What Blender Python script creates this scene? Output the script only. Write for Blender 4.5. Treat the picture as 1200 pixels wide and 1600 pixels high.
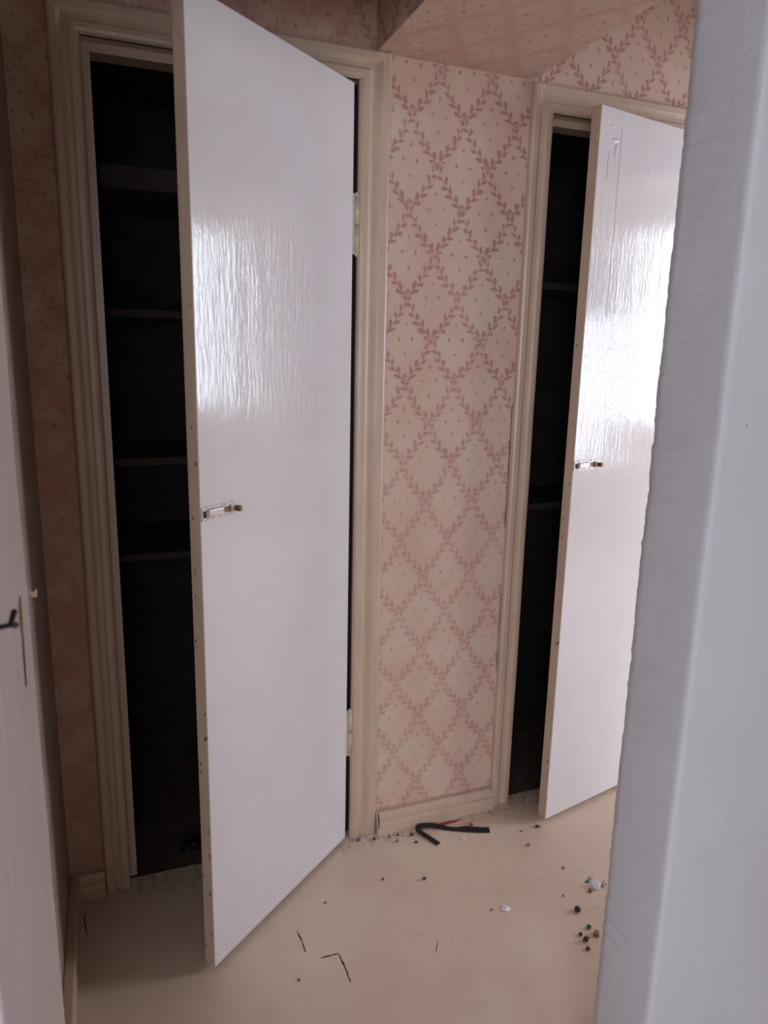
import bpy, bmesh, math, random
from mathutils import Vector, Matrix, noise

# ------------------------------------------------------------------ scene, camera, light
scene = bpy.context.scene
C = scene.collection
for o in list(bpy.data.objects):
    bpy.data.objects.remove(o)

F_PX = 1131.83
CAM = Vector((0.7107, -1.7658, 1.3899))
YAW, PITCH, ROLL = 0.3676, -0.2169, 0.0231
fw = Vector((math.sin(YAW)*math.cos(PITCH), math.cos(YAW)*math.cos(PITCH), math.sin(PITCH)))
rt = Vector((math.cos(YAW), -math.sin(YAW), 0))
up = rt.cross(fw)
rt2 = rt*math.cos(ROLL) + up*math.sin(ROLL)
up2 = -rt*math.sin(ROLL) + up*math.cos(ROLL)
cam_data = bpy.data.cameras.new('camera')
cam_data.sensor_fit = 'HORIZONTAL'
cam_data.sensor_width = 36.0
cam_data.lens = 36.0*F_PX/1200.0
cam_data.clip_start = 0.02
cam_data.dof.use_dof = True
cam_data.dof.focus_distance = 1.85
cam_data.dof.aperture_fstop = 7.0
cam = bpy.data.objects.new('camera', cam_data)
m = Matrix.Identity(4)
for i in range(3):
    m[i][0], m[i][1], m[i][2], m[i][3] = rt2[i], up2[i], -fw[i], CAM[i]
cam.matrix_world = m
C.objects.link(cam)
scene.camera = cam

world = bpy.data.worlds.new('overcast_sky')
scene.world = world
world.use_nodes = True
bg = world.node_tree.nodes['Background']
bg.inputs[0].default_value = (0.72, 0.82, 1.0, 1)
bg.inputs[1].default_value = 1.0

def area_light(name, loc, direction, w, h, power, color):
    d = bpy.data.lights.new(name, 'AREA')
    d.shape = 'RECTANGLE'; d.size = w; d.size_y = h
    d.energy = power; d.color = color
    o = bpy.data.objects.new(name, d)
    o.location = loc
    o.rotation_euler = Vector(direction).to_track_quat('-Z', 'Z').to_euler()
    C.objects.link(o)
    return o

# daylight in the kitchen window at the end of the hall, and in the window of the room the camera stands in
KW = dict(x=5.5, y0=-1.82, y1=-0.36, z0=1.12, z1=2.08)
FILL_WIN = dict(x=5.5, y0=-3.45, y1=-2.2, z0=0.12, z1=2.12)  # added window, out of view, to brighten the second door but not the first
RW = dict(y=-4.2, x0=-1.3, x1=0.62, z0=0.8, z1=1.95)
area_light('kitchen_daylight', (KW['x']-0.03, (KW['y0']+KW['y1'])/2, (KW['z0']+KW['z1'])/2), (-1, 0, 0),
           KW['y1']-KW['y0']-0.1, KW['z1']-KW['z0']-0.1, 62, (0.78, 0.875, 1.0))
area_light('added_fill_daylight', (FILL_WIN['x']-0.03, (FILL_WIN['y0']+FILL_WIN['y1'])/2, (FILL_WIN['z0']+FILL_WIN['z1'])/2), (-1, 0, 0),  # fill light in the added window
           FILL_WIN['y1']-FILL_WIN['y0']-0.1, FILL_WIN['z1']-FILL_WIN['z0']-0.1, 122, (0.80, 0.88, 1.0))
area_light('room_daylight', ((RW['x0']+RW['x1'])/2, RW['y']+0.03, (RW['z0']+RW['z1'])/2), (0, 1, 0),
           RW['x1']-RW['x0']-0.1, RW['z1']-RW['z0']-0.1, 72, (0.80, 0.88, 1.0))

vs = scene.view_settings
vs.view_transform = 'Standard'
vs.look = 'None'
vs.gamma = 1.0
vs.use_curve_mapping = False
vs.exposure = 0.1

# ------------------------------------------------------------------ material helpers
def lin(c):
    return tuple((v/12.92 if v <= 0.04045 else ((v+0.055)/1.055)**2.4) for v in c)

class X:
    """a node socket that can be used in arithmetic"""
    def __init__(self, nt, s): self.nt, self.s = nt, s
    def _m(self, op, *a):
        n = self.nt.nodes.new('ShaderNodeMath'); n.operation = op
        for i, v in enumerate((self,)+a):
            if isinstance(v, X): self.nt.links.new(v.s, n.inputs[i])
            else: n.inputs[i].default_value = v
        return X(self.nt, n.outputs[0])
    def __add__(s, o): return s._m('ADD', o)
    def __sub__(s, o): return s._m('SUBTRACT', o)
    def __mul__(s, o): return s._m('MULTIPLY', o)
    def __truediv__(s, o): return s._m('DIVIDE', o)
    def abs(s): return s._m('ABSOLUTE')
    def neg(s): return s._m('MULTIPLY', -1.0)
    def frac(s): return s._m('FRACT')
    def sign(s): return s._m('SIGN')
    def sqrt(s): return s._m('SQRT')
    def lt(s, o): return s._m('LESS_THAN', o)
    def gt(s, o): return s._m('GREATER_THAN', o)
    def min(s, o): return s._m('MINIMUM', o)
    def max(s, o): return s._m('MAXIMUM', o)
    def smooth(s, a, b):
        n = s.nt.nodes.new('ShaderNodeMapRange'); n.interpolation_type = 'SMOOTHSTEP'
        s.nt.links.new(s.s, n.inputs[0])
        n.inputs[1].default_value = a; n.inputs[2].default_value = b
        n.inputs[3].default_value = 0; n.inputs[4].default_value = 1
        return X(s.nt, n.outputs[0])

class Mat:
    def __init__(self, name, rough=0.5, spec=0.5):
        self.m = bpy.data.materials.new(name); self.m.use_nodes = True
        self.nt = self.m.node_tree
        self.b = self.nt.nodes['Principled BSDF']
        self.b.inputs['Roughness'].default_value = rough
        self.b.inputs['Specular IOR Level'].default_value = spec
        tc = self.nt.nodes.new('ShaderNodeTexCoord'); self.obj = tc.outputs['Object']
        sp = self.nt.nodes.new('ShaderNodeSeparateXYZ'); self.nt.links.new(self.obj, sp.inputs[0])
        self.x, self.y, self.z = (X(self.nt, sp.outputs[i]) for i in range(3))
    def noise(self, scale, detail=3, stretch=(1, 1, 1), rough=0.55, offset=(0, 0, 0)):
        mp = self.nt.nodes.new('ShaderNodeMapping'); mp.inputs['Scale'].default_value = stretch
        mp.inputs['Location'].default_value = offset
        self.nt.links.new(self.obj, mp.inputs[0])
        n = self.nt.nodes.new('ShaderNodeTexNoise'); n.inputs['Scale'].default_value = scale
        n.inputs['Detail'].default_value = detail; n.inputs['Roughness'].default_value = rough
        self.nt.links.new(mp.outputs[0], n.inputs[0])
        return X(self.nt, n.outputs[0])
    def rgb(self, c):
        n = self.nt.nodes.new('ShaderNodeRGB'); n.outputs[0].default_value = (*lin(c), 1); return X(self.nt, n.outputs[0])
    def mix(self, f, a, b):
        n = self.nt.nodes.new('ShaderNodeMix'); n.data_type = 'RGBA'
        if isinstance(f, X): self.nt.links.new(f.s, n.inputs[0])
        else: n.inputs[0].default_value = f
        for i, v in ((6, a), (7, b)):
            v = v if isinstance(v, X) else self.rgb(v)
            self.nt.links.new(v.s, n.inputs[i])
        return X(self.nt, n.outputs[2])
    def color(self, c):
        c = c if isinstance(c, X) else self.rgb(c)
        self.nt.links.new(c.s, self.b.inputs['Base Color'])
    def roughness(self, x): self.nt.links.new(x.s, self.b.inputs['Roughness'])
    def bump(self, h, dist=0.001, strength=1.0):
        n = self.nt.nodes.new('ShaderNodeBump'); n.inputs['Distance'].default_value = dist
        n.inputs['Strength'].default_value = strength
        self.nt.links.new(h.s, n.inputs['Height']); self.nt.links.new(n.outputs[0], self.b.inputs['Normal'])

def plain(name, c, rough=0.6, metal=0.0, var=0.12, scale=40):
    M = Mat(name, rough); n = M.noise(scale, 3)
    dark = tuple(v*(1-var) for v in c); light = tuple(min(1, v*(1+var)) for v in c)
    M.color(M.mix(n.smooth(0.3, 0.7), dark, light))
    M.b.inputs['Metallic'].default_value = metal
    return M.m

def wallpaper(name, axes, k=1.0):
    M = Mat(name, 0.75, 0.25)
    wob = M.noise(32, 3)-0.5; wob2 = M.noise(32, 3, offset=(7, 3, 5))-0.5
    rag = M.noise(150, 2)-0.5; rag2 = M.noise(150, 2, offset=(3, 8, 1))-0.5
    u = getattr(M, axes[0]) + wob*0.019 + rag*0.006
    v = getattr(M, axes[1]) + wob2*0.019 + rag2*0.006
    PX, PZ = 0.144, 0.214
    fu = ((u-1.447)/PX + 0.5).frac() - 0.5
    fv = ((v-1.960)/PZ + 0.5).frac() - 0.5
    a = fu.abs()*PX; b = fv.abs()*PZ                       # metric, 0..0.072 and 0..0.107
    L = math.hypot(PX/2, PZ/2); ca, sa = PX/2/L, PZ/2/L
    t = a*ca + b*sa; s = b*ca - a*sa                        # along and across the garland
    sg = fv.sign()
    s = s + sg*(t*(math.pi/L))._m('SINE')*0.0085
    tt = (t/L - 0.5)*sg + 0.5                               # 0 below .. 1 above
    ss = s.sign()
    n_leaf = 5.0
    cell = ((tt*n_leaf + ss*0.25).frac() - 0.5)*(L/n_leaf)
    grow = (tt*-0.55) + 1.15                                # leaves are larger low on the sprig
    q = s.abs()
    al = math.radians(38)
    d1 = (cell-0.0015)*math.cos(al) + (q-0.0062)*math.sin(al)
    d2 = (q-0.0062)*math.cos(al) - (cell-0.0015)*math.sin(al)
    e1 = d1/(grow*0.0118); e2 = d2/(grow*0.0050)
    leaf = (e1*e1 + e2*e2 + e1*e1*e1*0.35)
    stem = q/0.0011
    leafmask = leaf.smooth(1.15, 0.8).max(stem.smooth(1.2, 0.7)*0.6) * tt.smooth(0.05, 0.10)
    # node flowers
    a2 = a-PX/2; b2 = b-PZ/2
    r1 = (a*a + b*b*1.6).sqrt(); r2 = (a2*a2 + b2*b2*1.6).sqrt()
    fine = M.noise(190, 2)
    rn = r1.min(r2)
    flower = rn.smooth(0.020, 0.007) * fine.smooth(0.40, 0.56)
    # small sprigs in the diamonds
    def sprig(pa, pb):
        da = (a-pa*PX).abs(); db = b-pb*PZ
        tick = ((da/0.0014)._m('POWER', 2.0) + (db/0.0062)._m('POWER', 2.0)).smooth(1.3, 0.7)
        vee = (db + 0.0028 - da*0.8).abs().smooth(0.0016, 0.0006) * da.smooth(0.0055, 0.0045)
        return tick.max(vee)
    sp = sprig(0.5, 0.17).max(sprig(0.37, 0.0)).max(sprig(0.0, 0.33)).max(sprig(0.13, 0.5))
    big = M.noise(4.0, 3); mid = M.noise(11, 4); fade = M.noise(3.0, 2, offset=(2, 9, 4))
    halo = q.smooth(0.024, 0.002)
    pinkf = (halo*0.35 + mid.smooth(0.35, 0.7)*0.55 + big.smooth(0.4, 0.65)*0.35)
    base = M.mix(pinkf.min(1.0), (0.80, 0.708, 0.63), (0.785, 0.64, 0.575))
    if axes == 'xz': base = M.mix(M.x.smooth(1.35, 1.25)*mid.smooth(0.3, 0.6)*0.6, base, (0.74, 0.55, 0.50))
    low = M.z.smooth(1.5, 0.9) if 'z' in axes else M.x*0.0     # the print is rubbed fainter low on the wall
    strength = (fade.smooth(0.25, 0.6)*0.35*k + 0.6*k) * (low*-0.40 + 1.0)
    if axes == 'xz': strength = strength * (M.x.smooth(1.35, 1.25)*-0.55 + 1.0)      # print fainter left of the beam
    col = M.mix(leafmask*strength*0.78, base, (0.61, 0.43, 0.40))
    col = M.mix(flower*strength*0.75, col, (0.66, 0.46, 0.43))
    col = M.mix(sp*0.6*(low*-0.4+1.0), col, (0.47, 0.36, 0.32))
    M.color(col)
    M.bump(M.noise(160, 3), 0.0006, 0.5)
    return M.m

def gloss_paint(name, c, c2, rough=0.11, streak=1.0):
    M = Mat(name, rough, 0.42)
    br = M.noise(1.0, 3, (120, 120, 20), 0.6)
    br2 = M.noise(1.0, 3, (24, 24, 2.2), 0.5, (3, 1, 2))
    wav = M.noise(5.5, 2)
    M.color(M.mix(M.noise(6, 4).smooth(0.35, 0.7), c, c2))
    M.bump(br*0.75 + br2*0.9 + wav*1.0, 0.0008, streak)
    r = M.noise(9, 3, (1, 1, 0.4))
    M.roughness(r*0.10 + (rough-0.05))
    return M.m

def cream_paint(name, c, chips=0.0, rough=0.35):
    M = Mat(name, rough, 0.5)
    n = M.noise(9, 4, (3, 3, 0.8))
    col = M.mix(n.smooth(0.3, 0.7), c, tuple(v*0.945 for v in c))
    if chips:
        ch = M.noise(70, 3, (1, 1, 0.45)).smooth(0.695-chips, 0.72-chips)
        col = M.mix(ch, col, (0.36, 0.25, 0.17))
    M.color(col)
    M.bump(M.noise(1.0, 3, (130, 130, 12)), 0.0007, 0.6)
    return M.m

MAT = {}
MAT['paper_xz'] = wallpaper('wallpaper_back', 'xz')
MAT['paper_yz'] = wallpaper('wallpaper_side', 'yz')
MAT['paper_xy'] = wallpaper('wallpaper_soffit', 'xy', 0.3)
MAT['door_face'] = gloss_paint('white_gloss_paint', (0.85, 0.825, 0.83), (0.84, 0.81, 0.81))
MAT['door_edge'] = cream_paint('shaded_edge_paint', (0.78, 0.69, 0.61), 0.02)  # dimmer, warmer light on the door edges is put into this cream
MAT['casing'] = cream_paint('cream_casing_paint', (0.785, 0.68, 0.595), 0.0)
MAT['hinge'] = cream_paint('cream_hinge_paint', (0.77, 0.70, 0.61), 0.0, 0.3)
MAT['latch'] = plain('painted_latch_metal', (0.78, 0.75, 0.75), 0.3, 0.2, 0.1, 120)
MAT['brass'] = plain('tarnished_brass', (0.40, 0.31, 0.20), 0.4, 0.6, 0.35, 300)
MAT['dark_hole'] = plain('dark_slot', (0.16, 0.13, 0.11), 0.8)
MAT['black_metal'] = plain('dark_iron', (0.10, 0.10, 0.12), 0.5, 0.4)

def floor_mat():
    M = Mat('painted_beige_floor', 0.32, 0.5)
    a = M.noise(3.2, 4).smooth(0.3, 0.7); b = M.noise(14, 5).smooth(0.52, 0.75)
    st = M.noise(7, 5, (1, 2.4, 1), 0.65, (4, 2, 0)).smooth(0.60, 0.74)
    sp = M.noise(95, 2).smooth(0.72, 0.76)
    c = M.mix(a, (0.865, 0.785, 0.705), (0.84, 0.745, 0.67))
    c = M.mix(b*0.25, c, (0.76, 0.66, 0.60))
    c = M.mix(st*0.22, c, (0.55, 0.47, 0.43))
    c = M.mix(sp*0.6, c, (0.40, 0.33, 0.28))
    grime = (M.y + M.noise(30, 4)*0.05).smooth(-0.055, 0.02) * M.noise(60, 4).smooth(0.45, 0.62)
    c = M.mix(grime*0.4, c, (0.36, 0.29, 0.26))
    M.color(c)
    M.roughness(M.noise(6, 4)*0.25 + 0.25)
    M.bump(M.noise(26, 4)+M.noise(5, 2)*1.5, 0.0014, 0.5)
    return M.m
MAT['floor'] = floor_mat()

def plaster_mat():
    M = Mat('grey_painted_plaster', 0.7, 0.25)
    a = M.noise(2.2, 3).smooth(0.3, 0.7)
    c = M.mix(a, (0.775, 0.77, 0.79), (0.745, 0.735, 0.755))
    sp = M.noise(42, 2).smooth(0.765, 0.78)
    c = M.mix(sp*0.7, c, (0.36, 0.34, 0.34))
    M.color(c)
    M.bump(M.noise(35, 4)*0.8+M.noise(6, 3)*2.5+M.noise(120, 3)*0.4, 0.003, 0.5)
    return M.m
MAT['plaster'] = plaster_mat()

def jamb_mat():
    M = Mat('white_painted_wood', 0.45, 0.5)
    g = M.noise(1.0, 5, (60, 60, 5), 0.6)
    c = M.mix(g.smooth(0.35, 0.7), (0.91, 0.895, 0.92), (0.875, 0.85, 0.87))
    M.color(c)
    M.bump(g+M.noise(1.0, 3, (180, 180, 10))*0.4, 0.0006, 0.6)
    return M.m
MAT['jamb'] = jamb_mat()
MAT['ceiling'] = plain('bounce_cut_ceiling', (0.66, 0.57, 0.52), 0.9, 0, 0.04, 6)  # ceiling is out of view; dark warm tone chosen to cut bounced light
MAT['plain_wall'] = plain('pale_wall_paint', (0.90, 0.88, 0.86), 0.8, 0, 0.05, 6)
MAT['side_wall'] = plain('beige_side_wall', (0.66, 0.57, 0.51), 0.7, 0, 0.06, 9)
MAT['closet'] = plain('closet_shade_boards', (0.16, 0.12, 0.11), 0.95, 0, 0.2, 14)  # lack of light inside the closets is put into this dark brown
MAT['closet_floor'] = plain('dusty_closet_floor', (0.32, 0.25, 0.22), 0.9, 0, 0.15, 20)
MAT['shelf'] = plain('shelf_wood_gap_shade', (0.21, 0.16, 0.145), 0.9, 0, 0.12, 25)  # shelves; also paints hinge-gap shade onto the right-hand jamb boards and stops
MAT['window_white'] = plain('window_frame_white', (0.85, 0.85, 0.85), 0.4, 0, 0.03, 10)
g = Mat('window_glass', 0.02); g.color((0.95, 0.97, 1.0)); g.b.inputs['Transmission Weight'].default_value = 1.0
MAT['glass'] = g.m

# ------------------------------------------------------------------ mesh helpers
def add_box(bm, x0, x1, y0, y1, z0, z1):
    vs_ = [bm.verts.new((x, y, z)) for z in (z0, z1) for (x, y) in ((x0, y0), (x1, y0), (x1, y1), (x0, y1))]
    a = vs_
    for f in ((3, 2, 1, 0), (4, 5, 6, 7), (0, 1, 5, 4), (1, 2, 6, 5), (2, 3, 7, 6), (3, 0, 4, 7)):
        bm.faces.new([a[i] for i in f])
    return a

def boxes(*bs):
    bm = bmesh.new()
    for b in bs: add_box(bm, *b)
    return bm

def bevel(bm, w, seg=2):
    bmesh.ops.bevel(bm, geom=list(bm.edges), offset=w, segments=seg, affect='EDGES', profile=0.5)
    return bm

def obj(name, bm, mats, parent=None, smooth=False):
    me = bpy.data.meshes.new(name)
    bmesh.ops.recalc_face_normals(bm, faces=bm.faces)
    bm.to_mesh(me); bm.free()
    for mm in (mats if isinstance(mats, (list, tuple)) else [mats]):
        me.materials.append(MAT[mm] if isinstance(mm, str) else mm)
    if smooth:
        for p in me.polygons: p.use_smooth = True
    o = bpy.data.objects.new(name, me); C.objects.link(o)
    if parent: o.parent = parent
    return o

def tag(o, label, cat, group=None, kind=None):
    o['label'] = label; o['category'] = cat
    if group: o['group'] = group
    if kind: o['kind'] = kind
    return o

def empty(name, loc, rz=0.0):
    o = bpy.data.objects.new(name, None); C.objects.link(o)
    o.empty_display_size = 0.05
    o.location = loc; o.rotation_euler = (0, 0, rz)
    return o

def prism(poly, z0, z1):
    bm = bmesh.new()
    lo = [bm.verts.new((x, y, z0)) for x, y in poly]; hi = [bm.verts.new((x, y, z1)) for x, y in poly]
    n = len(poly)
    for i in range(n): bm.faces.new([lo[i], lo[(i+1) % n], hi[(i+1) % n], hi[i]])
    bm.faces.new(lo[::-1]); bm.faces.new(hi)
    return bm

def cyl(bm, p0, p1, r0, r1=None, n=12):
    p0, p1 = Vector(p0), Vector(p1); r1 = r0 if r1 is None else r1
    d = (p1-p0).normalized()
    a = d.orthogonal().normalized(); b = d.cross(a)
    A = [bm.verts.new(p0+(a*math.cos(2*math.pi*i/n)+b*math.sin(2*math.pi*i/n))*r0) for i in range(n)]
    B = [bm.verts.new(p1+(a*math.cos(2*math.pi*i/n)+b*math.sin(2*math.pi*i/n))*r1) for i in range(n)]
    for i in range(n): bm.faces.new([A[i], A[(i+1) % n], B[(i+1) % n], B[i]])
    bm.faces.new(A[::-1]); bm.faces.new(B)

# ------------------------------------------------------------------ the setting
LX = 0.558            # left wall
WY = 0.018            # wall surface of the closet wall; casings stand proud to y = 0
CEIL = 2.52
PF, PN = -0.85, -0.99  # partition between hall and the room of the camera: hall face, room face
OPEN_A = (0.702, 1.308, 2.012)
OPEN_B = (1.840, 2.432, 2.006)
END = KW['x']+0.1

tag(obj('floor', boxes((-1.6, END, RW['y']-0.1, 0.036, -0.05, 0.0)), 'floor'),
    'worn beige painted floor with dark scratches and scattered debris', 'floor', kind='structure')
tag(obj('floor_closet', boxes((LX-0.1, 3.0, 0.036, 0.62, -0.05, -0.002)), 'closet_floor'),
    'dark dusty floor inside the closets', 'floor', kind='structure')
tag(obj('ceiling', boxes((-1.6, END, RW['y']-0.1, 0.62, CEIL, CEIL+0.05)), 'ceiling'),
    'unseen hall ceiling toned dark to cut bounced light', 'ceiling', kind='structure')
# wallpapered closet wall, cut out for both closets
J = 0.035
ax0, ax1, az = OPEN_A[0]-J, OPEN_A[1]+J, OPEN_A[2]+J
bx0, bx1, bz = OPEN_B[0]-J, OPEN_B[1]+J, OPEN_B[2]+J
tag(obj('wall_back', boxes((LX-0.1, ax0, WY, 0.10, 0, CEIL), (ax0, ax1, WY, 0.10, az, CEIL), (ax1, bx0, WY, 0.10, 0, CEIL),
                           (bx0, bx1, WY, 0.10, bz, CEIL), (bx1, END, WY, 0.10, 0, CEIL)), 'paper_xz'),
    'faded pink wallpaper with leafy diamond trellis around two closet doors', 'wall', kind='structure')
tag(obj('wall_left', boxes((LX-0.1, LX, PF, WY, 0, CEIL)), 'side_wall'),
    'dim beige side wall beside the left closet', 'wall', kind='structure')
# closets behind the wall
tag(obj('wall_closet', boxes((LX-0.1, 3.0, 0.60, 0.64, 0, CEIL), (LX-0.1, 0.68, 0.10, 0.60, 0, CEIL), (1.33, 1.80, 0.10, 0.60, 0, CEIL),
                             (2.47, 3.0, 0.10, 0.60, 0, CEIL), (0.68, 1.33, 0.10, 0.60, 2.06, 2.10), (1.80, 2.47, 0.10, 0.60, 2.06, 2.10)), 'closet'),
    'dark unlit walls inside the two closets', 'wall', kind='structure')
# boxed-in beam, papered
BX0, BX1, BZ = 1.352, 1.776, 2.078
bm = boxes((BX0, BX1, PF, WY, BZ, CEIL))
for f in bm.faces:
    f.material_index = 1 if abs(f.normal.z) > 0.5 else 0
bm.normal_update()
for f in bm.faces:
    f.material_index = 1 if abs(f.normal.z) > 0.5 else 0
tag(obj('ceiling_beam', bm, ['paper_yz', 'paper_xy']), 'wallpapered boxed beam crossing the hall between the two closets', 'beam', kind='structure')

# grey plaster partition with a knocked, rounded corner
def partition():
    GX = 1.508
    prof = [(2.9, PF), (1.70, PF), (GX+0.05, PF), (GX+0.022, PF), (GX+0.006, PF-0.002), (GX+0.001, PF-0.007), (GX, PF-0.022), (GX, PF-0.05),
            (GX, PF-0.085), (GX, PF-0.128), (GX+0.0006, PF-0.1365), (GX+0.003, PF-0.1393), (GX+0.012, PN), (GX+0.06, PN), (1.75, PN), (2.9, PN)]
    bm = bmesh.new(); rows = []
    nz = 700
    for k in range(nz+1):
        z = CEIL*k/nz; row = []
        for i, (x, y) in enumerate(prof):
            dx = dy = 0
            if 2 <= i <= 13:
                w = 1.0 if 3 <= i <= 7 else 0.5
                dx = 0.0022*noise.noise((z*9, y*30, 1.3))*w + 0.0014*noise.noise((z*55, y*60, 4.1))*w + 0.0012*noise.noise((z*140, y*90, 2.1))*w
                dy = 0.0012*noise.noise((z*30, x*60, 7.7))*w
                if 3 <= i <= 7:
                    d = noise.noise((z*38, 0.5, 9.0))
                    if d > 0.40: dx += 0.006*(d-0.40)/0.5
                    if d < -0.50: dx -= 0.004*(-d-0.50)/0.5
            row.append(bm.verts.new((x+dx, y+dy, z)))
        rows.append(row)
    n = len(prof)
    for k in range(nz):
        for i in range(n):
            bm.faces.new([rows[k][i], rows[k][(i+1) % n], rows[k+1][(i+1) % n], rows[k+1][i]])
    bm.faces.new(rows[0][::-1]); bm.faces.new(rows[-1])
    return obj('wall_partition', bm, 'plaster', smooth=True)
tag(partition(), 'smooth grey plaster wall with chipped corner at the doorway', 'wall', kind='structure')
tag(obj('wall_lintel', boxes((0.56, 1.56, PN+0.002, PF-0.002, 1.93, CEIL)), 'plaster'), 'grey plaster wall above the doorway', 'wall', kind='structure')
tag(obj('wall_partition_left', boxes((-1.6, 0.56, -1.24, PF, 0, CEIL)), 'plaster'), 'grey plaster wall left of the doorway', 'wall', kind='structure')
# room of the camera and kitchen
rw = RW
tag(obj('wall_room', boxes((-1.7, -1.6, rw['y']-0.1, PF, 0, CEIL), (2.9, 3.0, rw['y']-0.1, PF, 0, CEIL),
                           (-1.6, rw['x0'], rw['y']-0.1, rw['y'], 0, CEIL), (rw['x1'], 2.9, rw['y']-0.1, rw['y'], 0, CEIL),
                           (rw['x0'], rw['x1'], rw['y']-0.1, rw['y'], 0, rw['z0']), (rw['x0'], rw['x1'], rw['y']-0.1, rw['y'], rw['z1'], CEIL)), 'plain_wall'),
    'pale walls of the room before the hall doorway', 'wall', kind='structure')
kw = KW
fill_win = FILL_WIN
KX = kw['x']
tag(obj('wall_kitchen', boxes((3.0, END, -3.8, -3.7, 0, CEIL), (KX, END, -3.7, fill_win['y0'], 0, CEIL), (KX, END, fill_win['y1'], kw['y0'], 0, CEIL), (KX, END, kw['y1'], WY, 0, CEIL),
                              (KX, END, kw['y0'], kw['y1'], 0, kw['z0']), (KX, END, kw['y0'], kw['y1'], kw['z1'], CEIL),
                              (KX, END, fill_win['y0'], fill_win['y1'], 0, fill_win['z0']), (KX, END, fill_win['y0'], fill_win['y1'], fill_win['z1'], CEIL), (2.9, 3.0, PF, WY, 2.06, CEIL)), 'plain_wall'),  # last box: hall-end lintel, unseen, added to block bounce from the kitchen ceiling
    'pale kitchen walls at the far end of the hall', 'wall', kind='structure')

def window(name, axis, a0, a1, z0, z1, d, label):
    # axis 'x': the window lies in a wall of constant y; 'y': of constant x
    def bx(u0, u1, w0, w1, e0, e1):
        return (u0, u1, e0, e1, w0, w1) if axis == 'x' else (e0, e1, u0, u1, w0, w1)
    base = (((a0+a1)/2, d, z0) if axis == 'x' else (d, (a0+a1)/2, z0))
    r = empty(name, (0, 0, 0)); fr = 0.05
    mid = (a0+a1)/2
    obj('window_frame', boxes(bx(a0, a1, z0, z0+fr, d, d+0.04), bx(a0, a1, z1-fr, z1, d, d+0.04), bx(a0, a0+fr, z0+fr, z1-fr, d, d+0.04),
                              bx(a1-fr, a1, z0+fr, z1-fr, d, d+0.04), bx(mid-fr/2, mid+fr/2, z0+fr, z1-fr, d, d+0.04)), 'window_white', r)
    obj('pane', boxes(bx(a0+fr, mid-fr/2, z0+fr, z1-fr, d+0.018, d+0.022)), 'glass', r)
    obj('pane', boxes(bx(mid+fr/2, a1-fr, z0+fr, z1-fr, d+0.018, d+0.022)), 'glass', r)
    tag(r, label, 'window', kind='structure')
window('window_1', 'y', kw['y0'], kw['y1'], kw['z0'], kw['z1'], kw['x']+0.03, 'white two-pane kitchen window at the hall end')
window('added_window', 'y', fill_win['y0'], fill_win['y1'], fill_win['z0'], fill_win['z1'], fill_win['x']+0.03, 'tall added two-pane window, unseen, to brighten the half-open door')
window('window_2', 'x', rw['x0'], rw['x1'], rw['z0'], rw['z1'], rw['y']-0.08, 'white two-pane window of the room before the doorway')

# ------------------------------------------------------------------ closet frames
PROFILE = [(0, 0), (0, 0.010), (0.06, 0.0145), (0.16, 0.0165), (0.30, 0.0165), (0.40, 0.0115), (0.55, 0.0105), (0.64, 0.0150), (0.70, 0.0175),
           (0.90, 0.0180), (0.97, 0.0155), (1.0, 0.010), (1.0, 0)]
def casing_board(parent, x0, z0, x1, z1, wl, wt, wr, side):
    """side left / right / head, mitred at the corners; opening x0..x1, up to z1"""
    bm = bmesh.new(); A = []; B = []
    for u, d in PROFILE:
        y = WY-d
        if side == 'left':
            A.append((x0-u*wl, y, 0.0)); B.append((x0-u*wl, y, z1+u*wt))
        elif side == 'right':
            A.append((x1+u*wr, y, 0.0)); B.append((x1+u*wr, y, z1+u*wt))
        else:
            A.append((x0-u*wl, y, z1+u*wt)); B.append((x1+u*wr, y, z1+u*wt))
    N = 40
    rows = []
    for k in range(N+1):
        t = k/N; row = []
        for p, q in zip(A, B):
            v = Vector(p).lerp(Vector(q), t)
            w = noise.noise((v.x*3+v.z*4, 0.3, 2.0))*0.0009
            if p[1] < WY-0.001: v.y += w
            if side != 'head': v.x += noise.noise((v.z*5, v.x*2, 5.0))*0.0010
            row.append(bm.verts.new(v))
        rows.append(row)
    n = len(PROFILE)
    for k in range(N):
        for i in range(n):
            bm.faces.new([rows[k][i], rows[k][(i+1) % n], rows[k+1][(i+1) % n], rows[k+1][i]])
    bm.faces.new(rows[0]); bm.faces.new(rows[-1][::-1])
    return obj('casing_board', bm, 'casing', parent)

def frame(name, op, wl, wt, wr, label):
    x0, x1, z1 = op
    r = empty(name, ((x0+x1)/2, 0, 0)); off = Vector(r.location)
    parts = [casing_board(r, x0, 0, x1, z1, wl, wt, wr, s) for s in ('left', 'right', 'head')]
    parts.append(obj('jamb_board', boxes((x0-J, x0, 0.012, 0.10, 0, z1)), 'casing', r))
    parts.append(obj('jamb_board', boxes((x1+0.004, x1+J, 0.012, 0.10, 0, z1)), 'shelf', r))  # dark tone stands in for shade in the hinge gap
    parts.append(obj('head_board', boxes((x0-J, x1+J, 0.012, 0.10, z1, z1+J)), 'casing', r))
    s = 0.018
    parts.append(obj('door_stop', boxes((x0, x0+s, 0.046, 0.098, 0, z1-s)), 'casing', r))
    parts.append(obj('door_stop', boxes((x1-s, x1+0.004, 0.046, 0.098, 0, z1-s)), 'shelf', r))  # gap shade painted here as on the hinge-side board
    parts.append(obj('door_stop', boxes((x0, x1, 0.046, 0.098, z1-s, z1)), 'casing', r))
    for p in parts: p.location = -off
    tag(r, label, 'door frame', kind='structure')
frame('trim_1', OPEN_A, 0.0605, 0.066, 0.080, 'cream moulded casing around the closet under the dark upper wall')
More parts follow.
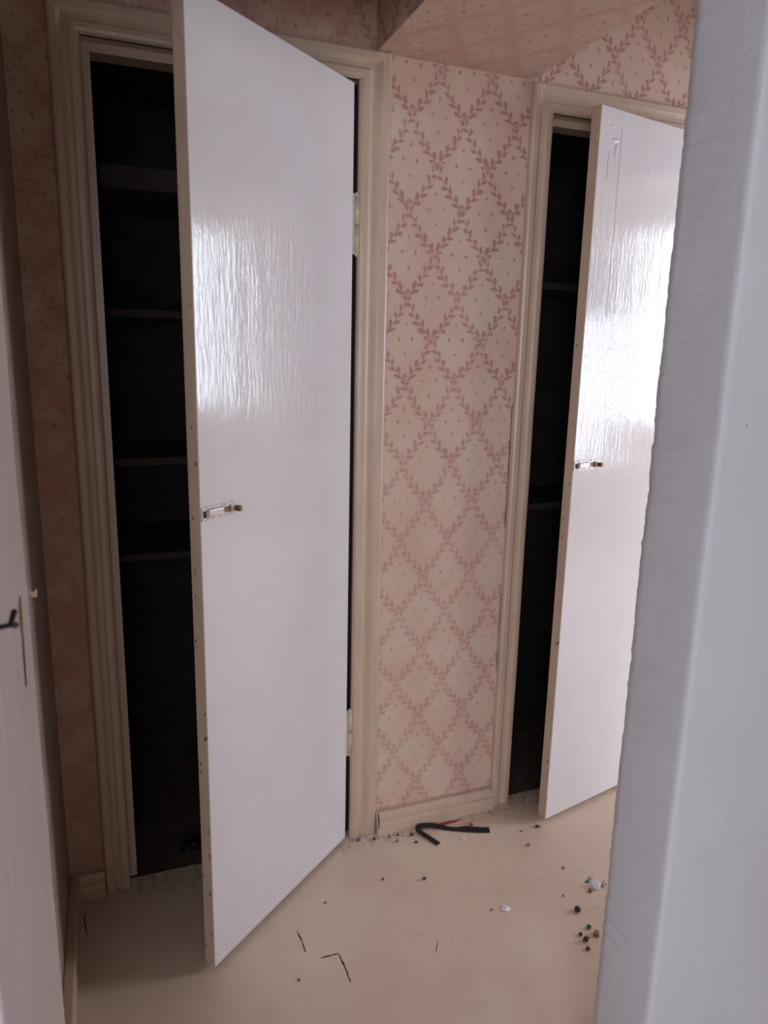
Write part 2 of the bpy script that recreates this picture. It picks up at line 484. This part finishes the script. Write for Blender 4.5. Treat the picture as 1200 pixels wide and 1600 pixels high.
frame('trim_2', OPEN_B, 0.064, 0.067, 0.080, 'cream moulded casing around the closet beside the grey plaster wall')

# ------------------------------------------------------------------ closet doors
DW, DT, DZ0, DZ1 = 0.545, 0.031, 0.012, 1.998
def rounded_leaf():
    """leaf seen from the front: u from hinge to free edge along -x, front face at y = 0"""
    bm = boxes((-DW, -0.0085, 0.0, DT, DZ0, DZ1))
    bevel(bm, 0.0022, 2)
    bm.normal_update()
    for f in bm.faces:
        f.material_index = 0 if (abs(f.normal.y) > 0.9) else 1
    return bm

def make_door(name, loc, angle, zl, label):
    r = empty(name, loc, angle)
    leaf = obj('door_leaf', rounded_leaf(), ['door_face', 'door_edge'], r)
    for zc in (0.3415, 1.690):
        h = 0.0735
        hg = empty('hinge', (0, 0, 0)); hg.parent = r
        bm = bmesh.new()
        kx, ky = 0.0035, -0.0015
        R = 0.0068
        # upper knuckle, rounded top
        cyl(bm, (kx, ky, zc+0.001), (kx, ky, zc+h-0.010), R, n=16)
        cyl(bm, (kx, ky, zc+h-0.010), (kx, ky, zc+h-0.004), R, R*0.75, n=16)
        cyl(bm, (kx, ky, zc+h-0.004), (kx, ky, zc+h), R*0.75, R*0.3, n=16)
        obj('upper_knuckle', bm, 'hinge', hg, True)
        bm = bmesh.new()
        cyl(bm, (kx, ky, zc-h+0.010), (kx, ky, zc-0.001), R*0.94, n=16)
        cyl(bm, (kx, ky, zc-h+0.004), (kx, ky, zc-h+0.010), R*0.7, R*0.94, n=16)
        cyl(bm, (kx, ky, zc-h), (kx, ky, zc-h+0.004), R*0.3, R*0.7, n=16)
        obj('lower_knuckle', bm, 'hinge', hg, True)
        obj('hinge_plate', bevel(boxes((-0.0098, -0.0002, -0.0012, 0.004, zc-h*0.94, zc+h*0.94)), 0.0006, 1), 'hinge', hg)
    # slide bolt on the outer face, at the free edge
    lt = empty('slide_bolt', (0, 0, 0)); lt.parent = r
    x0 = -DW+0.001
    obj('bolt_plate', bevel(boxes((x0, x0+0.094, -0.0028, 0.0, zl-0.0135, zl+0.0135)), 0.0012, 2), 'latch', lt)
    bm = boxes((x0+0.016, x0+0.060, -0.0082, -0.0024, zl-0.0085, zl+0.0085)); bevel(bm, 0.0028, 3)
    obj('bolt_housing', bm, 'latch', lt)
    obj('bolt_housing', bevel(boxes((x0+0.080, x0+0.092, -0.0080, -0.0024, zl-0.0088, zl+0.0088)), 0.0022, 2), 'latch', lt)
    obj('bolt', bevel(boxes((x0+0.058, x0+0.096, -0.0062, -0.0022, zl-0.0050, zl+0.0050)), 0.0008, 1), 'brass', lt)
    obj('bolt_knob', bevel(boxes((x0+0.088, x0+0.098, -0.0215, -0.0060, zl-0.0055, zl+0.0055)), 0.0015, 2), 'brass', lt)
    obj('strike_slot', bevel(boxes((x0+0.004, x0+0.0125, -0.0036, -0.0026, zl-0.0075, zl+0.0065)), 0.0004, 1), 'dark_hole', lt)
    for sx in (0.0125+0.002, 0.066):
        for sz in (-0.0105, 0.0105):
            bm = bmesh.new(); cyl(bm, (x0+sx, -0.0027, zl+sz), (x0+sx, -0.0042, zl+sz), 0.0024, 0.0014, 8)
            obj('screw', bm, 'latch', lt)
    tag(r, label, 'door', kind='structure')
    return r, leaf
dA, leafA = make_door('door_1', (1.298, -0.001, 0), 0.6753, 1.069, 'wide-open white glossy closet door with slide bolt and two visible hinges')
dB, leafB = make_door('door_2', (2.4215, -0.001, 0), 0.2307, 1.099, 'half-open white glossy closet door reflecting the window beside grey wall')

# cracks and lumps of paint on the second door, chips on the first
def strip(points, widths, thick, mat, name, parent=None, frame_=None):
    """flat raised strip along points; frame_ gives the plane: (side axis function)"""
    bm = bmesh.new(); rows = []
    pts = [Vector(p) for p in points]
    for i, p in enumerate(pts):
        d = (pts[min(i+1, len(pts)-1)]-pts[max(i-1, 0)]).normalized()
        nrm = Vector(frame_)
        sd = d.cross(nrm).normalized()*widths[i]*0.5
        rows.append([bm.verts.new(p-sd), bm.verts.new(p+sd), bm.verts.new(p+sd+nrm*thick), bm.verts.new(p-sd+nrm*thick)])
    for i in range(len(rows)-1):
        for k in range(4):
            bm.faces.new([rows[i][k], rows[i][(k+1) % 4], rows[i+1][(k+1) % 4], rows[i+1][k]])
    bm.faces.new(rows[0][::-1]); bm.faces.new(rows[-1])
    return obj(name, bm, mat, parent)
MAT['crack'] = plain('crack_line', (0.50, 0.45, 0.43), 0.8)  # tone of the split running down the second door
rnd = random.Random(4)
def fu_(du): return -DW+du
pts = [(fu_(0.083+0.004*noise.noise((z*9, 1, 1))), 0.0, z) for z in [1.955-0.02*i for i in range(24)]]
strip(pts, [0.0004+0.0011*abs(noise.noise((p[2]*15, 3, 1)))+0.0003 for p in pts], 0.00025, 'crack', 'paint_crack', dB, (0, -1, 0))
for (du, z, w, h) in ((0.062, 1.925, 0.028, 0.010), (0.066, 1.90, 0.012, 0.034), (0.040, 1.86, 0.004, 0.08), (0.047, 1.955, 0.020, 0.006)):
    bm = bmesh.new(); bmesh.ops.create_icosphere(bm, subdivisions=2, radius=1.0)
    for v in bm.verts:
        k = 1+0.35*noise.noise(v.co*1.7+Vector((du*50, z, 0)))
        v.co = Vector((fu_(du)+v.co.x*w*0.5*k, 0.0004-abs(v.co.y)*0.0016 if v.co.y < 0 else 0.0004, z+v.co.z*h*0.5*k))
    obj('paint_lump', bm, 'door_face', dB, True)
# worn chips on the free edge of each door
for d_, spots in ((dA, ((0.30, 1.06), (0.24, 0.5), (0.5, 1.24), (0.8, 1.17), (0.2, 0.52), (0.9, 0.64), (0.85, 0.30), (0.88, 0.36), (0.12, 0.80), (0.15, 0.24), (0.9, 0.10), (0.1, 0.06))),
                  (dB, ((0.8, 1.05), (0.3, 1.42), (0.5, 0.7), (0.1, 0.4)))):
    for (f_, z) in spots:
        bm = bmesh.new(); bmesh.ops.create_icosphere(bm, subdivisions=1, radius=1.0)
        for v in bm.verts:
            v.co = Vector((-DW-0.0001+max(-1, min(1, v.co.x))*0.0006, DT*(0.1+0.8*(1-f_))+v.co.y*0.0022*(1+0.5*noise.noise((z*40, v.co.y, 1))), z+v.co.z*0.0042))
        obj('paint_chip', bm, 'brass', d_)

# ------------------------------------------------------------------ skirting boards
def skirting(name, x0, x1, label):
    bm = bmesh.new()
    prof = [(WY, 0), (-0.013, 0), (-0.013, 0.030), (-0.010, 0.037), (-0.004, 0.040), (-0.003, 0.052), (0.004, 0.062), (WY, 0.064)]
    N = 24; rows = []
    for k in range(N+1):
        x = x0+(x1-x0)*k/N
        rows.append([bm.verts.new((x, y+(0.0014*noise.noise((x*14, z*40, 2)) if 0 < i < 7 else 0), z+(0.0018*noise.noise((x*11, y*30, 6)) if z > 0.01 else 0))) for i, (y, z) in enumerate(prof)])
    for k in range(N):
        for i in range(len(prof)):
            j = (i+1) % len(prof)
            bm.faces.new([rows[k][i], rows[k][j], rows[k+1][j], rows[k+1][i]])
    bm.faces.new(rows[0]); bm.faces.new(rows[-1][::-1])
    return tag(obj(name, bm, 'casing'), label, 'baseboard', kind='structure')
skirting('baseboard_back', 1.389, 1.775, 'cream painted baseboard under the wallpaper strip between the closets')
skirting('baseboard_back_left', LX, 0.641, 'short dim baseboard piece left of the open closet')
bm = boxes((LX, LX+0.024, PF, -0.013, 0, 0.075)); bevel(bm, 0.004, 2)
tag(obj('baseboard_left', bm, 'casing'), 'cream scuffed baseboard along the dim side wall', 'baseboard', kind='structure')

# dark gaps where the paper has pulled away from the casings
WB = bpy.data.objects['wall_back']
def gap(x, z0, z1, w):
    n = max(4, int((z1-z0)/0.02))
    P = [(x+0.0006*noise.noise((k*0.7, x*9, 1)), WY, z0+(z1-z0)*k/n) for k in range(n+1)]
    strip(P, [w*(0.25+0.9*abs(noise.noise((k*0.31, x*5, 3)))) for k in range(n+1)], 0.0006, 'dark_hole', 'paper_gap', WB, (0, -1, 0))
gap(1.3895, 1.02, 1.56, 0.0042)
gap(1.3895, 0.64, 0.98, 0.0036)
gap(1.3893, 2.02, 2.075, 0.006)
gap(1.7745, 0.90, 1.26, 0.0042)
gap(1.7745, 0.45, 0.70, 0.0030)
strip([(1.3915, -0.0145, 0.020), (1.392, -0.0145, 0.035), (1.3915, -0.013, 0.050), (1.391, -0.007, 0.068)], [0.002, 0.003, 0.004, 0.002], 0.0006, 'dark_hole', 'paper_gap', WB, (0, -1, 0))
# ------------------------------------------------------------------ white jamb on the left
JX, JY0, JY1 = 0.612, -1.245, PF
def jamb():
    bm = bmesh.new()
    prof = [(0.56, JY1), (JX-0.004, JY1), (JX-0.001, JY1-0.003), (JX, JY1-0.008), (JX, JY1-0.06), (JX+0.0006, JY1-0.12), (JX, -1.0), (JX, JY0+0.008), (JX-0.003, JY0), (0.56, JY0)]
    rows = []; N = 90
    for k in range(N+1):
        z = 1.93*k/N
        rows.append([bm.verts.new((x+(0.0012*noise.noise((z*6, y*8, 3)) if x > 0.59 else 0), y+(0.0013*noise.noise((z*8, 2, 8)) if x > 0.59 else 0), z)) for x, y in prof])
    n = len(prof)
    for k in range(N):
        for i in range(n):
            bm.faces.new([rows[k][i], rows[k][(i+1) % n], rows[k+1][(i+1) % n], rows[k+1][i]])
    bm.faces.new(rows[0]); bm.faces.new(rows[-1][::-1])
    return obj('door_jamb', bm, 'jamb', smooth=True)
jb = tag(jamb(), 'white painted wooden door jamb with split grain and bent nail', 'door jamb', kind='structure')
MAT['bare_wood'] = plain('bare_split_wood', (0.62, 0.47, 0.32), 0.8, 0, 0.2, 200)
zs = [1.125-0.011*i for i in range(10)]
strip([(JX+0.0006, -0.940-0.0008*i+0.001*noise.noise((z*60, 1, 2)), z) for i, z in enumerate(zs[:5])], [0.004, 0.018, 0.022, 0.016, 0.006], 0.0006, 'bare_wood', 'split_wood', jb, (1, 0, 0))
strip([(JX+0.0006, -0.9365-0.0014*i+0.001*noise.noise((z*60, 1, 2)), z) for i, z in enumerate(zs)], [0.002, 0.003, 0.003, 0.003, 0.004, 0.006, 0.006, 0.005, 0.004, 0.002], 0.0009, 'dark_hole', 'split_crack', jb, (1, 0, 0))
bm = bmesh.new()
rows = []
for i in range(7):
    t = i/6
    c = Vector((JX-0.001+0.010*t, JY1-0.004+0.012*t*t, 1.108-0.010*t-0.004*math.sin(t*3)))
    w = 0.0055*(1-0.45*math.sin(t*math.pi))
    rows.append([bm.verts.new(c+Vector((0, 0, w))), bm.verts.new(c-Vector((0, 0, w))), bm.verts.new(c-Vector((0.0006, -0.0006, w))), bm.verts.new(c+Vector((-0.0006, 0.0006, w)))])
for i in range(6):
    for k in range(4): bm.faces.new([rows[i][k], rows[i][(k+1) % 4], rows[i+1][(k+1) % 4], rows[i+1][k]])
bm.faces.new(rows[0]); bm.faces.new(rows[-1])
obj('paint_curl', bm, 'casing', jb)
nail = bmesh.new()
cyl(nail, (JX-0.004, -1.100, 1.150), (JX+0.010, -1.094, 1.150), 0.0024, 0.0022, 8)
cyl(nail, (JX+0.010, -1.094, 1.150), (JX+0.012, -1.076, 1.156), 0.0022, 0.0030, 8)
cyl(nail, (JX+0.010, -1.094, 1.150), (JX+0.012, -1.076, 1.143), 0.0022, 0.0030, 8)
tag(obj('bent_nail', nail, 'black_metal'), 'dark bent double nail driven into the white door jamb', 'nail')

# ------------------------------------------------------------------ closet shelves
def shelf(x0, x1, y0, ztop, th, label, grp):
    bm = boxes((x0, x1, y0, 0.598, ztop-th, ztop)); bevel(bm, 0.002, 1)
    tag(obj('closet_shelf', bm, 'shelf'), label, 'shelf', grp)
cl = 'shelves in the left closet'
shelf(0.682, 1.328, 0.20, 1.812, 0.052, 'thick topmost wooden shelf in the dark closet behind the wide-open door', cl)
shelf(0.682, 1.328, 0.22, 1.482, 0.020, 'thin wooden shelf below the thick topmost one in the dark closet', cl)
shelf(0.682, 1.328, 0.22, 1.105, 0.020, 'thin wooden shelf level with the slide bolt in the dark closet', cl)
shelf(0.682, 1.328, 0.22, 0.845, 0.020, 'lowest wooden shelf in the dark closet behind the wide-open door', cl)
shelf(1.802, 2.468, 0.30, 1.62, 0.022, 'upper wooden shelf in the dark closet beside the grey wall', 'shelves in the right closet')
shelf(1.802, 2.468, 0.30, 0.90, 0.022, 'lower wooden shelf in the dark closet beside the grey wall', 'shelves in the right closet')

# ------------------------------------------------------------------ floor marks
MAT['scratch'] = plain('dark_gouge', (0.20, 0.14, 0.11), 0.9)
FL = bpy.data.objects['floor']
def gouge(pts, w):
    P = []
    for (a, b) in zip(pts[:-1], pts[1:]):
        for k in range(6):
            t = k/6; P.append((a[0]+(b[0]-a[0])*t+rnd.uniform(-.0008, .0008), a[1]+(b[1]-a[1])*t, 0.0))
    P.append((*pts[-1], 0.0))
    n = len(P)
    strip(P, [w*(0.35+rnd.random())*(0.3+0.7*math.sin(math.pi*(0.1+0.8*i/(n-1)))) for i in range(n)], 0.0004, 'scratch', 'gouge', FL, (0, 0, 1))
gouge([(1.078, -0.283), (1.080, -0.315), (1.081, -0.356)], 0.0032)
gouge([(1.110, -0.384), (1.152, -0.3855)], 0.0032)
gouge([(1.152, -0.3855), (1.156, -0.431), (1.155, -0.470)], 0.0042)
gouge([(0.589, -0.060), (0.597, -0.130)], 0.005)
gouge([(1.39, -0.43), (1.372, -0.46)], 0.0016)

# ------------------------------------------------------------------ debris
MAT['black_strap'] = plain('black_webbing', (0.085, 0.07, 0.085), 0.7, 0, 0.2, 300)
def ribbon():
    path = [(1.541, -0.110, 0.001), (1.527, -0.080, 0.003), (1.513, -0.052, 0.004), (1.508, -0.036, 0.006), (1.520, -0.027, 0.009), (1.540, -0.027, 0.006),
            (1.566, -0.034, 0.003), (1.600, -0.056, 0.001), (1.625, -0.068, 0.001), (1.650, -0.077, 0.002), (1.680, -0.090, 0.001), (1.713, -0.102, 0.001)]
    wid = [0.017, 0.016, 0.015, 0.015, 0.017, 0.020, 0.021, 0.017, 0.018, 0.026, 0.025, 0.022]
    pts = [Vector(p) for p in path]
    def cr(i, t):
        p0, p1, p2, p3 = (pts[max(0, min(len(pts)-1, i+k))] for k in (-1, 0, 1, 2))
        return 0.5*((2*p1)+(p2-p0)*t+(2*p0-5*p1+4*p2-p3)*t*t+(3*p1-p0-3*p2+p3)*t*t*t)
    P, W = [], []
    for i in range(len(pts)-1):
        for k in range(5):
            t = k/5; q = cr(i, t); q.z = max(q.z, 0.0008); P.append(q); W.append(wid[i]*(1-t)+wid[i+1]*t)
    P.append(pts[-1]); W.append(wid[-1])
    return strip(P, W, 0.0022, 'black_strap', 'strap', None, (0, 0, 1))
tag(ribbon(), 'folded black webbing strap lying by the cream baseboard', 'strap')

def lump(name, x, y, rx, ry, rz, mat, label, cat, group=None, seed=1, sub=2, rough=0.35, flat=False, rot=0.0):
    bm = bmesh.new(); bmesh.ops.create_icosphere(bm, subdivisions=sub, radius=1.0)
    zmin = 9
    for v in bm.verts:
        k = 1+rough*noise.noise(v.co*1.6+Vector((seed*3.7, seed*1.3, 0)))
        c = Vector((v.co.x*rx*k, v.co.y*ry*k, v.co.z*rz*k))
        v.co = Matrix.Rotation(rot, 3, 'Z') @ c
        zmin = min(zmin, v.co.z)
    for v in bm.verts: v.co.z -= zmin
    o = obj(name, bm, mat, None, not flat); o.location = (x, y, 0)
    return tag(o, label, cat, group)

def scrap(name, x, y, poly, h, mat, label, cat, group=None, fold=0.4, rot=0.0, th=0.0008):
    """crumpled flat flake with raised corners"""
    bm = bmesh.new(); cen = Vector((0, 0, h*0.5))
    top, bot = [], []
    for i, (px, py) in enumerate(poly):
        z = h*(0.15+0.85*((i*37 % 11)/10))*fold
        p = Matrix.Rotation(rot, 3, 'Z') @ Vector((px, py, 0)); p.z = z
        top.append(bm.verts.new(p+Vector((0, 0, th)))); bot.append(bm.verts.new(p))
    ct = bm.verts.new(cen+Vector((0, 0, th))); cb = bm.verts.new(cen)
    n = len(poly)
    for i in range(n):
        j = (i+1) % n
        bm.faces.new([top[i], top[j], ct]); bm.faces.new([bot[j], bot[i], cb]); bm.faces.new([bot[i], bot[j], top[j], top[i]])
    zmin = min(v.co.z for v in bm.verts)
    for v in bm.verts: v.co.z -= zmin
    o = obj(name, bm, mat); o.location = (x, y, 0)
    return tag(o, label, cat, group)

def poly(n, rx, ry, seed, jit=0.35):
    r = random.Random(seed)
    return [((1-jit*r.random())*rx*math.cos(2*math.pi*i/n), (1-jit*r.random())*ry*math.sin(2*math.pi*i/n)) for i in range(n)]

MAT['white_bit'] = plain('white_plastic', (0.92, 0.91, 0.95), 0.4, 0, 0.03)
MAT['plaster_bit'] = plain('white_plaster_chip', (0.90, 0.88, 0.88), 0.8, 0, 0.06)
MAT['dark_bit'] = plain('dark_pebble', (0.13, 0.11, 0.13), 0.35)
MAT['green_bit'] = plain('bright_green_glass', (0.10, 0.45, 0.34), 0.25, 0, 0.3, 200)
MAT['moss_bit'] = plain('dark_moss', (0.20, 0.24, 0.13), 0.9, 0, 0.4, 300)
MAT['tan_bit'] = plain('tan_crumb', (0.58, 0.46, 0.38), 0.8, 0, 0.2, 200)
MAT['brown_bit'] = plain('brown_crumb', (0.36, 0.26, 0.21), 0.85, 0, 0.25, 200)
MAT['grey_bit'] = plain('grey_metal_scrap', (0.45, 0.42, 0.42), 0.5, 0.3)
MAT['red_bit'] = plain('red_paper', (0.62, 0.20, 0.20), 0.7)
MAT['pale_green'] = plain('pale_green_film', (0.58, 0.66, 0.58), 0.5, 0, 0.1)

scrap('plaster_chip', 1.600, -0.393, poly(7, 0.014, 0.015, 3), 0.010, 'plaster_bit', 'white plaster chip lying alone on the open beige floor', 'plaster chip')
scrap('plaster_chip', 1.622, -0.112, poly(6, 0.005, 0.009, 8), 0.006, 'plaster_bit', 'tiny white plaster chip beside the black strap', 'plaster chip')
# white cap, tilted on a wire scrap
bm = bmesh.new(); cyl(bm, (0, 0, 0), (0, 0, 0.003), 0.0135, 0.0135, 24); cyl(bm, (0, 0, 0.003), (0, 0, 0.0042), 0.0125, 0.0105, 24)
bmesh.ops.transform(bm, matrix=Matrix.Rotation(0.55, 4, 'X') @ Matrix.Rotation(-0.15, 4, 'Y'), verts=bm.verts)
zm = min(v.co.z for v in bm.verts)
for v in bm.verts: v.co.z -= zm
o = obj('plastic_cap', bm, 'white_bit'); o.location = (1.868, -0.404, 0.0)
tag(o, 'round white plastic cap lying by the grey plaster wall', 'cap')
bm = bmesh.new()
cyl(bm, (0, 0, 0.0015), (0.014, 0.006, 0.010), 0.0014, 0.0012, 6); cyl(bm, (0.002, -0.004, 0.0015), (0.016, -0.001, 0.007), 0.0012, 0.001, 6); cyl(bm, (0.001, 0, 0.002), (0.003, -0.004, 0.0015), 0.0013, 0.0012, 6)
o = obj('wire_scrap', bm, 'grey_bit'); o.location = (1.884, -0.408, 0)
tag(o, 'bent grey wire scrap beside the round white cap', 'wire')
lump('brown_crumb', 1.845, -0.414, 0.006, 0.006, 0.004, 'tan_bit', 'olive brown crumb touching the round white cap', 'crumb', seed=4)
lump('dark_pebble', 1.770, -0.462, 0.0085, 0.0080, 0.0070, 'dark_bit', 'smooth dark round pebble on the floor near the grey wall', 'pebble', seed=2, sub=3, rough=0.12)
lump('green_fragment', 1.764, -0.518, 0.0065, 0.0055, 0.0040, 'green_bit', 'bright green glassy fragment between dark pebble and mossy crumb', 'fragment', seed=5, rough=0.6, flat=True)
scrap('green_fragment', 1.861, -0.381, poly(7, 0.010, 0.006, 5), 0.006, 'green_bit', 'small green flake behind the round white cap', 'fragment', fold=0.8)
scrap('film_scrap', 1.876, -0.372, poly(7, 0.009, 0.007, 9), 0.004, 'pale_green', 'pale green translucent film scrap behind the round white cap', 'film scrap')
lump('moss_crumb', 1.731, -0.551, 0.0075, 0.0065, 0.0055, 'moss_bit', 'dark green mossy crumb beside the tan stone cube', 'crumb', seed=7, rough=0.9, flat=True)
lump('moss_crumb', 1.730, -0.531, 0.0050, 0.0045, 0.0030, 'moss_bit', 'small mossy crumb next to the larger dark green one', 'crumb', seed=9, rough=0.9, flat=True)
lump('brown_crumb', 1.720, -0.573, 0.0060, 0.0050, 0.0040, 'brown_bit', 'brown crumb in front of the dark green mossy crumb', 'crumb', seed=11, rough=0.7, flat=True)
bm = boxes((-0.0065, 0.0065, -0.0065, 0.0065, 0, 0.011)); bevel(bm, 0.0015, 1)
for v in bm.verts: v.co += Vector((noise.noise(v.co*200), noise.noise(v.co*200+Vector((5, 0, 0))), 0))*0.001
bmesh.ops.rotate(bm, verts=bm.verts, cent=(0, 0, 0), matrix=Matrix.Rotation(0.7, 3, 'Z'))
o = obj('stone_cube', bm, 'tan_bit'); o.location = (1.768, -0.543, 0)
tag(o, 'tan cube-shaped stone crumb against the grey wall edge', 'stone')
scrap('dry_leaf', 1.860, -0.136, poly(7, 0.013, 0.008, 12), 0.010, 'brown_bit', 'curled dry brown leaf under the corner of the half-open door', 'leaf', fold=0.9, rot=0.4)
scrap('red_paper_strip', 1.613, -0.028, [(-0.032, -0.006), (0.0, -0.007), (0.034, -0.004), (0.036, 0.002), (0.0, 0.005), (-0.030, 0.004)], 0.003, 'red_bit', 'torn red paper strip at the foot of the baseboard', 'paper', rot=0.0)
scrap('red_paper_scrap', 1.672, -0.064, poly(6, 0.008, 0.010, 15), 0.012, 'red_bit', 'small red paper scrap sticking out behind the black strap', 'paper', fold=0.9)
crumbs = [
    (1.444, -0.228, 0.0055, 'dark_bit', 'dark round crumb alone on the floor before the wallpaper strip'),
    (1.338, -0.191, 0.0035, 'brown_bit', 'little brown crumb near the wide-open door bottom'),
    (1.484, -0.047, 0.0065, 'brown_bit', 'dark brown crumb beside the fold of the black strap'),
    (1.484, -0.082, 0.0050, 'brown_bit', 'brown crumb inside the bend of the black strap'),
    (1.372, -0.030, 0.0055, 'brown_bit', 'brown crumb at the foot of the cream casing'),
    (1.418, -0.034, 0.0045, 'brown_bit', 'brown crumb against the baseboard end by the casing'),
    (1.445, -0.033, 0.0040, 'brown_bit', 'dark grit crumb under the baseboard left of the strap'),
    (1.432, -0.060, 0.0045, 'tan_bit', 'greyish dust crumb before the baseboard end'),
    (1.801, -0.139, 0.0040, 'tan_bit', 'tan crumb before the casing of the half-open closet'),
    (1.788, -0.199, 0.0050, 'tan_bit', 'flat olive crumb between dry leaf and white plaster chip'),
    (1.828, -0.314, 0.0040, 'tan_bit', 'pale tan crumb behind the dark pebble'),
    (1.767, -0.404, 0.0025, 'brown_bit', 'speck of brown grit behind the dark pebble'),
    (1.563, -0.385, 0.0028, 'brown_bit', 'brown speck beside the white plaster chip'),
    (1.046, -0.428, 0.0032, 'brown_bit', 'brown speck near the angled floor gouge'),
    (1.168, -0.221, 0.0030, 'brown_bit', 'small speck near the bottom edge of the wide-open door'),
    (1.328, -0.018, 0.0060, 'grey_bit', 'grey grit lump in the corner under the lower hinge'),
]
for i, (x, y, r, mt, lb) in enumerate(crumbs):
    lump('floor_crumb', x, y, r, r*0.85, r*0.6, mt, lb, 'crumb', seed=20+i, rough=0.7, sub=2, flat=True, rot=i*0.9)
lump('dark_rag', 0.868, 0.10, 0.028, 0.018, 0.010, 'black_strap', 'dark crumpled rag on the closet floor behind the door edge', 'rag', seed=33, sub=3, rough=0.8)
